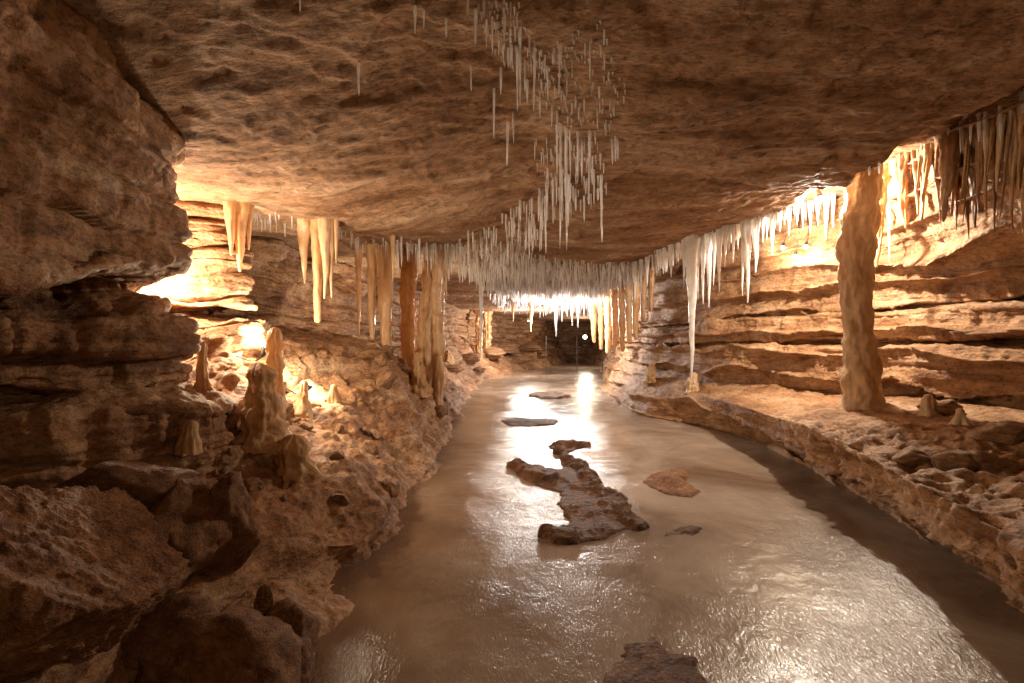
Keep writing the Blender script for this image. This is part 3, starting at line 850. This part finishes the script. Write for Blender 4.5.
# brown draperies behind the shelf
DR = [(884, 170, 268, 13), (897, 164, 228, 12)]
for k in range(44):
    px = 902 + k * 3.2 + random.uniform(-3, 3)
    DR.append((px, 160 - (px - 900) * 0.40, random.choice((175, 190, 200, 212, 222, 232)) + random.uniform(-8, 8), random.choice((4, 5, 6, 8, 10, 14))))
for i, (px, a, b, w) in enumerate(DR):
    kind_ = 1 if i < 2 else random.choice((0, 0, 0, 1, 2))
    hue = ("brown", "orange", "pale")[kind_]
    stalactite(px, a - 3, b, w if i < 2 else w * 0.8, (CAL_BROWN, CAL_ORANGE, CAL_CREAM)[kind_],
               hue + " drapery hanging in the dim fringe over the rock shelf" if i > 1 else ("orange drapery just behind the pillar, the longer one" if i == 0 else "orange drapery just behind the pillar, the shorter one"),
               name="drapery", cat="drapery", group=hue + " draperies over the shelf" if i > 1 else None, power=random.uniform(0.7, 1.3), tipw=random.uniform(0.06, .25), flat=random.uniform(.6, 1.9), x_lean=random.uniform(-.14, .16), flute=0.3, knots=0.25)

# white icicle like stalactites along the lit ceiling edge
ICE = [(635, 262, 302, 6), (641, 260, 294, 4), (647, 257, 287, 5), (658, 250, 276, 4), (664, 248, 268, 4), (671, 245, 278, 6), (678, 243, 262, 4), (684, 240, 288, 5), (692, 238, 386, 14), (698, 238, 300, 6), (703, 237, 304, 7), (709, 235, 308, 8),
       (714, 233, 286, 5), (719, 230, 292, 7), (725, 227, 268, 6), (729, 226, 252, 4), (733, 225, 263, 5), (738, 224, 250, 4), (743, 222, 296, 6), (748, 221, 303, 9), (756, 219, 273, 9), (763, 217, 243, 5), (767, 216, 240, 4), (772, 214, 255, 7),
       (780, 212, 232, 5), (789, 209, 236, 5), (797, 206, 226, 4), (803, 204, 230, 5), (810, 201, 234, 6), (818, 199, 226, 6), (826, 197, 240, 7), (833, 194, 228, 5), (889, 190, 262, 6), (880, 185, 235, 5)]
for i, (px, a, b, w) in enumerate(ICE):
    lab = "white pointed stalactite in the brightly lit fringe between the pillar and the stream"
    grp = "white stalactites of the lit fringe"
    if w == 14: lab, grp = "longest white stalactite, its tip nearly touching a stub on the bank", None
    elif b == 308: lab, grp = "broad white stalactite right next to the longest white one", None
    elif b == 303: lab, grp = "second longest white stalactite with a very fine tip, in a gap of the lit fringe", None
    elif b == 273: lab, grp = "thick white stalactite hanging alone above the bedded wall", None
    elif px > 870: lab, grp = ("cream stalactite on the shaded side of the pillar, longer of two" if b == 262 else "cream stalactite on the shaded side of the pillar, shorter of two"), None
    stalactite(px, a, b, w, CAL_WHITE, lab, group=grp, power=1.0 if w < 14 else 1.15, tipw=0.08, flare=0.25, flute=0.14)
# far icicles before the lamp
for i, (px, a, b, w) in enumerate([(540, 292, 318, 4), (546, 292, 316, 4), (551, 292, 314, 4), (556, 292, 337, 6), (562, 292, 322, 4), (567, 292, 317, 4), (572, 292, 326, 5), (578, 292, 328, 5), (584, 292, 316, 4), (590, 292, 320, 4)]):
    stalactite(px, a, b, w, CAL_WHITE, "longest glowing white stalactite before the distant lamp" if b == 337 else "glowing white stalactite in the row before the distant lamp",
               group=None if b == 337 else "white stalactites before the distant lamp", tipw=0.1)

# stalagmites
stalagmite(259, 440, 362, 30, CAL_STALAG, "thick lower body of stone, the stoutest stalagmite on the bank, lamp glow behind it", tipw=0.6, flare=0.35, knots=0.2)
stalagmite(272, 432, 327, 17, CAL_CREAM, "tallest stalagmite on the bank, pale and slightly leaning, lamp glow behind it", tipw=0.7, flare=0.7, lean=0.03)
stalagmite(303, 416, 380, 12, CAL_CREAM, "small pale stalagmite beside the tallest one", tipw=0.5)
stalagmite(203, 386, 340, 11, CAL_STALAG, "thin stalagmite on the ledge under the lit recess", tipw=0.6)
stalagmite(296, 474, 434, 28, CAL_STALAG, "rounded dome stalagmite low on the bank", tipw=0.75, flare=0.2, power=0.5)
stalagmite(190, 444, 419, 16, CAL_STALAG, "small knob stalagmite on the fluted ledge face", tipw=0.75, flare=0.2, power=0.5)
stalagmite(418, 392, 352, 15, CAL_STALAG, "orange stalagmite at the foot of the fluted column cluster", tipw=0.4)
stalagmite(266, 634, 584, 17, ROCK_BOULDER, "dark stub stalagmite among the foreground boulders", tipw=0.7, flare=0.3, power=0.5, flat=0.7)
stalagmite(693, 390, 372, 10, CAL_CREAM, "pale stub stalagmite under the longest white stalactite", tipw=0.5)
stalagmite(928, 416, 394, 14, CAL_CREAM, "wider of two little stalagmites on the shelf beside the pillar", tipw=0.45)
stalagmite(960, 424, 408, 11, CAL_CREAM, "shorter of two little stalagmites on the shelf beside the pillar", tipw=0.4)
stalagmite(448, 362, 350, 8, CAL_STALAG, "tiny stalagmite on the bank near the far pair of columns", tipw=0.4)
stalagmite(652, 380, 362, 9, CAL_STALAG, "small brown stalagmite on the bank across the stream", tipw=0.4)
stalagmite(334, 402, 384, 10, CAL_STALAG, "low orange stalagmite in the middle of the rubble bank", tipw=0.5)

# ------------------------------------------------------------------ soda straws
straw_protos = []
for i in range(10):
    me = dripstone(1.0, 1.0, 0.42 if i % 3 else 0.2, 2000 + i * 5, seg=7, rings=18, rough=0.25, flute=0.1, knots=0.1, flare=1.1, power=0.8)
    # undo the slow wander scale: unit radius, unit length
    me.materials.append(CAL_WHITE)
    straw_protos.append(me)

def in_poly(x, y, poly):
    c = False
    for i in range(len(poly)):
        (x1, y1), (x2, y2) = poly[i], poly[i - 1]
        if (y1 > y) != (y2 > y) and x < (x2 - x1) * (y - y1) / (y2 - y1) + x1: c = not c
    return c

STRAWS = []   # (px, py_root, length_px, width_px, cluster)
def fixed(cl, rows):
    for px, a, b, w in rows: STRAWS.append((px, a, b - a, w, cl))

def fill(cl, poly, n, lmin, lmax, w0, w1, bias=1.6):
    xs = [p[0] for p in poly]; ys = [p[1] for p in poly]
    k = 0
    while k < n:
        x = random.uniform(min(xs), max(xs)); y = random.uniform(min(ys), max(ys))
        if not in_poly(x, y, poly): continue
        STRAWS.append((x, y, lmin + (lmax - lmin) * random.random() ** bias, random.uniform(w0, w1), cl)); k += 1

CL = {
 "top": "thin straw stalactite in the ragged tuft at the top of the ceiling",
 "upper": "thin straw stalactite in the loose scatter between the top tuft and the long hanging group",
 "loner": "thin straw stalactite hanging alone on the bare brown ceiling",
 "long": "thin straw stalactite in the long hanging group above midstream",
 "sweep": "thin pale straw stalactite in the dense sweep below the long hanging group",
 "edge": "fine white straw stalactite at the root of the brightly lit fringe",
 "shelf": "fine glassy straw stalactite in front of the brown draperies over the shelf",
 "bank": "pale straw stalactite in the curtain above the orange columns",
}
fixed("top", [(468, 0, 16, 2.2), (476, 9, 46, 2.6), (484, 0, 18, 2.6), (486, 30, 48, 2), (492, 17, 54, 2.4), (504, 8, 40, 2.2), (503, 46, 62, 2), (512, 45, 70, 2.4), (517, 48, 112, 3), (520, 44, 105, 3), (525, 60, 92, 2.8), (535, 48, 112, 3), (527, 80, 103, 2.4), (508, 48, 68, 2), (499, 40, 56, 2)])
fixed("loner", [(471, 66, 92, 2.4), (494, 88, 139, 2.6), (501, 68, 95, 2), (508, 122, 166, 2.4), (513, 112, 144, 2), (535, 142, 160, 1.4), (358, 62, 96, 2.2), (415, 6, 34, 2.6), (424, 10, 30, 2.2), (446, 18, 38, 2.2), (300, 0, 12, 2)])
fixed("upper", [(547, 66, 100, 2.4), (560, 52, 96, 2), (567, 70, 98, 2), (590, 42, 82, 2.2), (552, 102, 128, 2.2), (597, 108, 130, 2), (606, 120, 136, 2), (604, 30, 46, 2), (610, 100, 112, 1.8), (540, 90, 118, 2)])
fixed("long", [(557, 125, 175, 2), (561, 124, 250, 2.8), (566, 128, 252, 2.8), (570, 130, 180, 2), (569, 175, 228, 2.4), (578, 138, 182, 2.4), (582, 142, 178, 2.2), (590, 130, 195, 2.4), (594, 170, 205, 2.2), (601, 175, 243, 2.8), (612, 138, 165, 2.2), (616, 136, 162, 2.4), (618, 140, 160, 1.8), (545, 196, 254, 2.8), (541, 200, 250, 2), (534, 215, 240, 2.2), (553, 180, 224, 2.2), (562, 180, 222, 2)])
fill("top", [(470, 0), (520, 0), (545, 40), (550, 75), (515, 60), (490, 30)], 22, 6, 26, 1.4, 2.2)
fill("upper", [(540, 55), (600, 20), (612, 70), (628, 90), (615, 120), (560, 125), (535, 100)], 36, 4, 20, 1.3, 2.0)
fill("long", [(550, 130), (585, 130), (600, 170), (605, 190), (590, 200), (545, 200), (530, 205), (540, 180)], 34, 10, 34, 1.3, 2.2)
fill("sweep", [(515, 200), (550, 195), (545, 215), (535, 240), (520, 250), (470, 258), (450, 250), (440, 244), (480, 222), (505, 212)], 78, 10, 30, 1.3, 2.4, 1.2)
fill("bank", [(390, 236), (416, 236), (440, 244), (462, 246), (462, 256), (440, 250), (392, 242)], 26, 10, 34, 1.3, 2.4, 1.2)
fill("edge", [(655, 254), (690, 238), (750, 218), (830, 192), (838, 186), (835, 198), (760, 222), (695, 246), (655, 262)], 26, 4, 22, 1.2, 2.4)
fill("shelf", [(850, 176), (900, 150), (960, 122), (1024, 90), (1024, 112), (960, 142), (900, 168), (855, 186)], 40, 6, 42, 1.5, 3.2, 1.6)

made = {}
for i, (px, py, ln, w, cl) in enumerate(STRAWS):
    p = hit(px, py, [ceil, wl, wr])
    if p is None: continue
    s = p.y / F
    made.setdefault(cl, []).append((ln * s, px, py, p, max(0.003, w * s * random.uniform(0.26, 0.46)), i))
n_straw = 0
for cl, items in made.items():
    items.sort(key=lambda t: -t[0])
    for k, (Ln, px, py, p, r, i) in enumerate(items):
        o = link("soda_straw", straw_protos[i % 10])
        o.location = (p.x, p.y, p.z + 0.015)
        o.scale = (r * 0.8, r * 0.8, Ln + 0.015)
        o.rotation_euler = (random.gauss(0, .012), random.gauss(0, .012), random.random() * 6)
        lab = CL[cl]
        grp = "straw stalactites: " + cl
        if k == 0: lab, grp = lab.replace("thin ", "longest ", 1).replace("fine ", "longest ", 1) if ("thin " in lab or "fine " in lab) else "longest " + lab, None
        tag(o, lab, "soda straw", grp)
        n_straw += 1
print("straws", n_straw)

# the mass of distant straws: past counting, one object
def straw_mass(n):
    polys = [([(470, 262), (520, 250), (560, 258), (600, 262), (640, 262), (655, 250), (690, 240), (640, 275), (600, 285), (490, 285), (480, 280), (455, 262)], 1100, 7, 18), ([(485, 280), (610, 280), (600, 293), (500, 293)], 500, 4, 11), ([(488, 293), (606, 293), (600, 309), (500, 307)], 600, 3, 9),
             ([(470, 0), (520, 0), (548, 60), (560, 125), (500, 60)], 90, 2, 9), ([(540, 50), (600, 20), (630, 92), (615, 125), (560, 128)], 110, 2, 8), ([(535, 130), (600, 130), (608, 190), (540, 215)], 120, 3, 16), ([(850, 180), (1020, 96), (1020, 112), (855, 192)], 60, 3, 14),
             ([(380, 240), (470, 244), (540, 236), (500, 262), (420, 262)], 220, 6, 20),
             ([(240, 205), (330, 222), (390, 240), (380, 250), (320, 232), (240, 215)], 60, 5, 16),
             ([(650, 256), (720, 228), (830, 192), (835, 200), (720, 238), (655, 266)], 160, 4, 14)]
    V, Fc = [], []
    for poly, cnt, l0, l1 in polys:
        xs = [p[0] for p in poly]; ys = [p[1] for p in poly]
        k = 0
        while k < cnt:
            x = random.uniform(min(xs), max(xs)); y = random.uniform(min(ys), max(ys))
            if not in_poly(x, y, poly): continue
            k += 1
            p = hit(x, y, [ceil])
            if p is None or p.y > 30: continue
            s = p.y / F
            Ln = (l0 + (l1 - l0) * random.random() ** 1.5) * s
            r = max(0.006, random.uniform(0.8, 1.9) * s / 2)
            b = len(V)
            for tt, rr in ((0.02, 1.5), (-0.25, 0.9), (-1.0, 0.3)):
                for q in range(5):
                    a = q * 2 * math.pi / 5
                    V.append((p.x + math.cos(a) * r * rr, p.y + math.sin(a) * r * rr, p.z + tt * Ln))
            for row in range(2):
                for q in range(5):
                    a0 = b + row * 5 + q; a1 = b + row * 5 + (q + 1) % 5
                    Fc.append((a0, a0 + 5, a1 + 5, a1))
    o = link("soda_straws", mesh_from("soda_straws", V, Fc), CAL_WHITE)
    tag(o, "dense far mass of small white straw stalactites covering the low ceiling", "soda straws", kind="stuff")
straw_mass(0)

# ------------------------------------------------------------------ lamps
def tube(pts, r, seg=8):
    pts = [Vector(p) for p in pts]
    V = []
    for i, p in enumerate(pts):
        t = (pts[min(i + 1, len(pts) - 1)] - pts[max(i - 1, 0)]).normalized()
        u = t.orthogonal().normalized(); v = t.cross(u)
        for k in range(seg):
            a = 2 * math.pi * k / seg
            V.append(tuple(p + (u * math.cos(a) + v * math.sin(a)) * r))
    return mesh_from("tube", V, grid_faces(len(pts), seg, True))

def lathe(prof, seg=20):
    V = []
    for r, z in prof:
        for k in range(seg):
            a = 2 * math.pi * k / seg
            V.append((r * math.cos(a), r * math.sin(a), z))
    return mesh_from("lathe", V, grid_faces(len(prof), seg, True))

def lamp(loc, power, label, size=1.0, color=(1.0, 0.80, 0.55), aim=(0, 0, 1), radius=0.06, off=0.12, group=None, down=False):
    root = bpy.data.objects.new("lamp", None); COL.objects.link(root)
    root.location = loc
    root.rotation_euler = Vector(aim).to_track_quat("Z", "Y").to_euler()
    tag(root, label, "lamp", group)
    s = size
    h = link("lamp_housing", lathe([(0.0, -0.10 * s), (0.022 * s, -0.10 * s), (0.03 * s, -0.06 * s), (0.045 * s, -0.01 * s), (0.052 * s, 0.02 * s), (0.046 * s, 0.02 * s), (0.03 * s, -0.02 * s), (0.0, -0.03 * s)]), METAL, root)
    b = link("bulb", lathe([(0.0, -0.03 * s), (0.02 * s, -0.02 * s), (0.034 * s, 0.005 * s), (0.034 * s, 0.025 * s), (0.022 * s, 0.045 * s), (0.0, 0.05 * s)]), BULB, root)
    c = link("cable", tube([(0, 0, -0.1 * s), (0.01, 0.02, -0.16 * s), (0.03, 0.08, -0.2 * s), (0.05, 0.2, -0.22 * s)], 0.006), RUBBER, root)
    if power:
        ld = bpy.data.lights.new("lamp_light", "POINT")
        ld.energy = power; ld.color = color; ld.shadow_soft_size = radius
        lo = bpy.data.objects.new("lamp_light", ld); COL.objects.link(lo)
        lo.parent = root; lo.location = (0, 0, off)
    return root

WARM = (1.0, 0.83, 0.60)
_p = hit(303, 410, TERR)
lamp((_p.x - 0.05, _p.y + 0.28, (drop(_p.x - 0.05, _p.y + 0.28, [wl]) or _p.z) + 0.14), 20, "small lamp standing behind the little pale stalagmite", color=WARM, aim=(0.35, 0.7, 1), size=0.7)
lamp((-3.12, 4.35, 2.08), 110, "lamp tucked behind the overhanging rock, lighting the bright recess", color=WARM, aim=(0.3, 1, 0.2))
lamp((-2.36, 4.9, 1.42), 72, "small lamp standing behind the tallest stalagmite", color=WARM, aim=(0.3, 0.5, 1), size=0.8)
lamp((3.98, 6.65, 3.40), 340, "lamp hidden among the white fringe beside the pillar", color=(1, 0.89, 0.73), aim=(0.2, 0.1, -1))
q = [(783, 247), (795, 256), (806, 246)]
for i, (px, py) in enumerate(q):
    pp = hit(px, py, [wr, ceil])
    v = pp - (pp - ORI).normalized() * 0.22
    lamp(v, 15, ("lamp nearest the stream of the three small lamps on the bedded wall", "lowest of the three small lamps on the bedded wall", "lamp nearest the pillar of the three small lamps on the bedded wall")[i], color=WARM, aim=(-0.4, -0.45, -0.75), size=0.9)
lamp((4.22, 29.6, 1.76), 140, "single bright lamp at the far end of the passage", color=(1, 0.86, 0.66), aim=(-0.1, -1, 0), size=2.6, off=0.3, radius=0.2)
lamp((1.55, 15.5, 2.5), 540, "lamp hidden in the far ceiling fringe of glowing white stalactites", color=(1, 0.97, 0.93), aim=(0, 0.2, -1), size=1.0, radius=0.25)
lamp((0.7, 22.0, 2.42), 420, "lamp hidden in the far ceiling fringe nearer the rubble bank", color=(1, 0.93, 0.83), aim=(0, 0.2, -1), radius=0.25)
lamp((-1.95, 9.2, 1.75), 70, "lamp hidden behind the fluted column cluster on the bank", color=WARM, aim=(0.2, 0.6, 1))
# added fill light, out of view behind the viewpoint, brightening the foreground
lamp((1.3, -0.9, 2.35), 42, "added fill lamp hanging unseen behind the viewpoint", color=(1, 0.72, 0.42), aim=(0, 0, -1), radius=0.3)

# ------------------------------------------------------------------ handrail at the far end
rail = bpy.data.objects.new("handrail", None); COL.objects.link(rail)
pa, pb, pc = (1.6, 24.0), (3.2, 25.2), (4.6, 26.0)
rail.location = (3.0, 25.0, 0)
tag(rail, "thin metal handrail beside the stream below the distant lamp", "handrail")
def rl(p): return Vector((p[0] - 3.0, p[1] - 25.0, 0))
posts = [rl(pa), rl(pb), rl(pc)]
for p in posts:
    link("post", tube([(p.x, p.y, -0.3), (p.x, p.y, 1.75)], 0.02), METAL, rail)
for h in (1.2, 1.65):
    pts = []
    for a, b in zip(posts[:-1], posts[1:]):
        for k in range(8):
            t = k / 8
            v = a.lerp(b, t); pts.append((v.x, v.y, h - 0.10 * math.sin(t * math.pi)))
    pts.append((posts[-1].x, posts[-1].y, h))
    link("rail", tube(pts, 0.02), METAL, rail)

# ------------------------------------------------------------------ world and render settings
w = bpy.data.worlds.new("World"); scene.world = w
w.use_nodes = True
bg = w.node_tree.nodes.get("Background") or w.node_tree.nodes.new("ShaderNodeBackground")
bg.inputs[0].default_value = (0.02, 0.012, 0.008, 1)
bg.inputs[1].default_value = 0.05

scene.view_settings.view_transform = "Standard"
scene.view_settings.look = "None"
scene.view_settings.exposure = 0.42
scene.view_settings.gamma = 1.0
scene.view_settings.use_curve_mapping = False
cy = scene.cycles
cy.max_bounces = 7
cy.diffuse_bounces = 4
cy.glossy_bounces = 4
cy.transmission_bounces = 4
cy.sample_clamp_indirect = 6.0
cy.blur_glossy = 0.5
cy.caustics_reflective = False
cy.caustics_refractive = False
cy.use_denoising = True
try:
    cy.denoiser = "OPENIMAGEDENOISE"
except Exception:
    pass
print("script", round(time.time() - T0, 1))
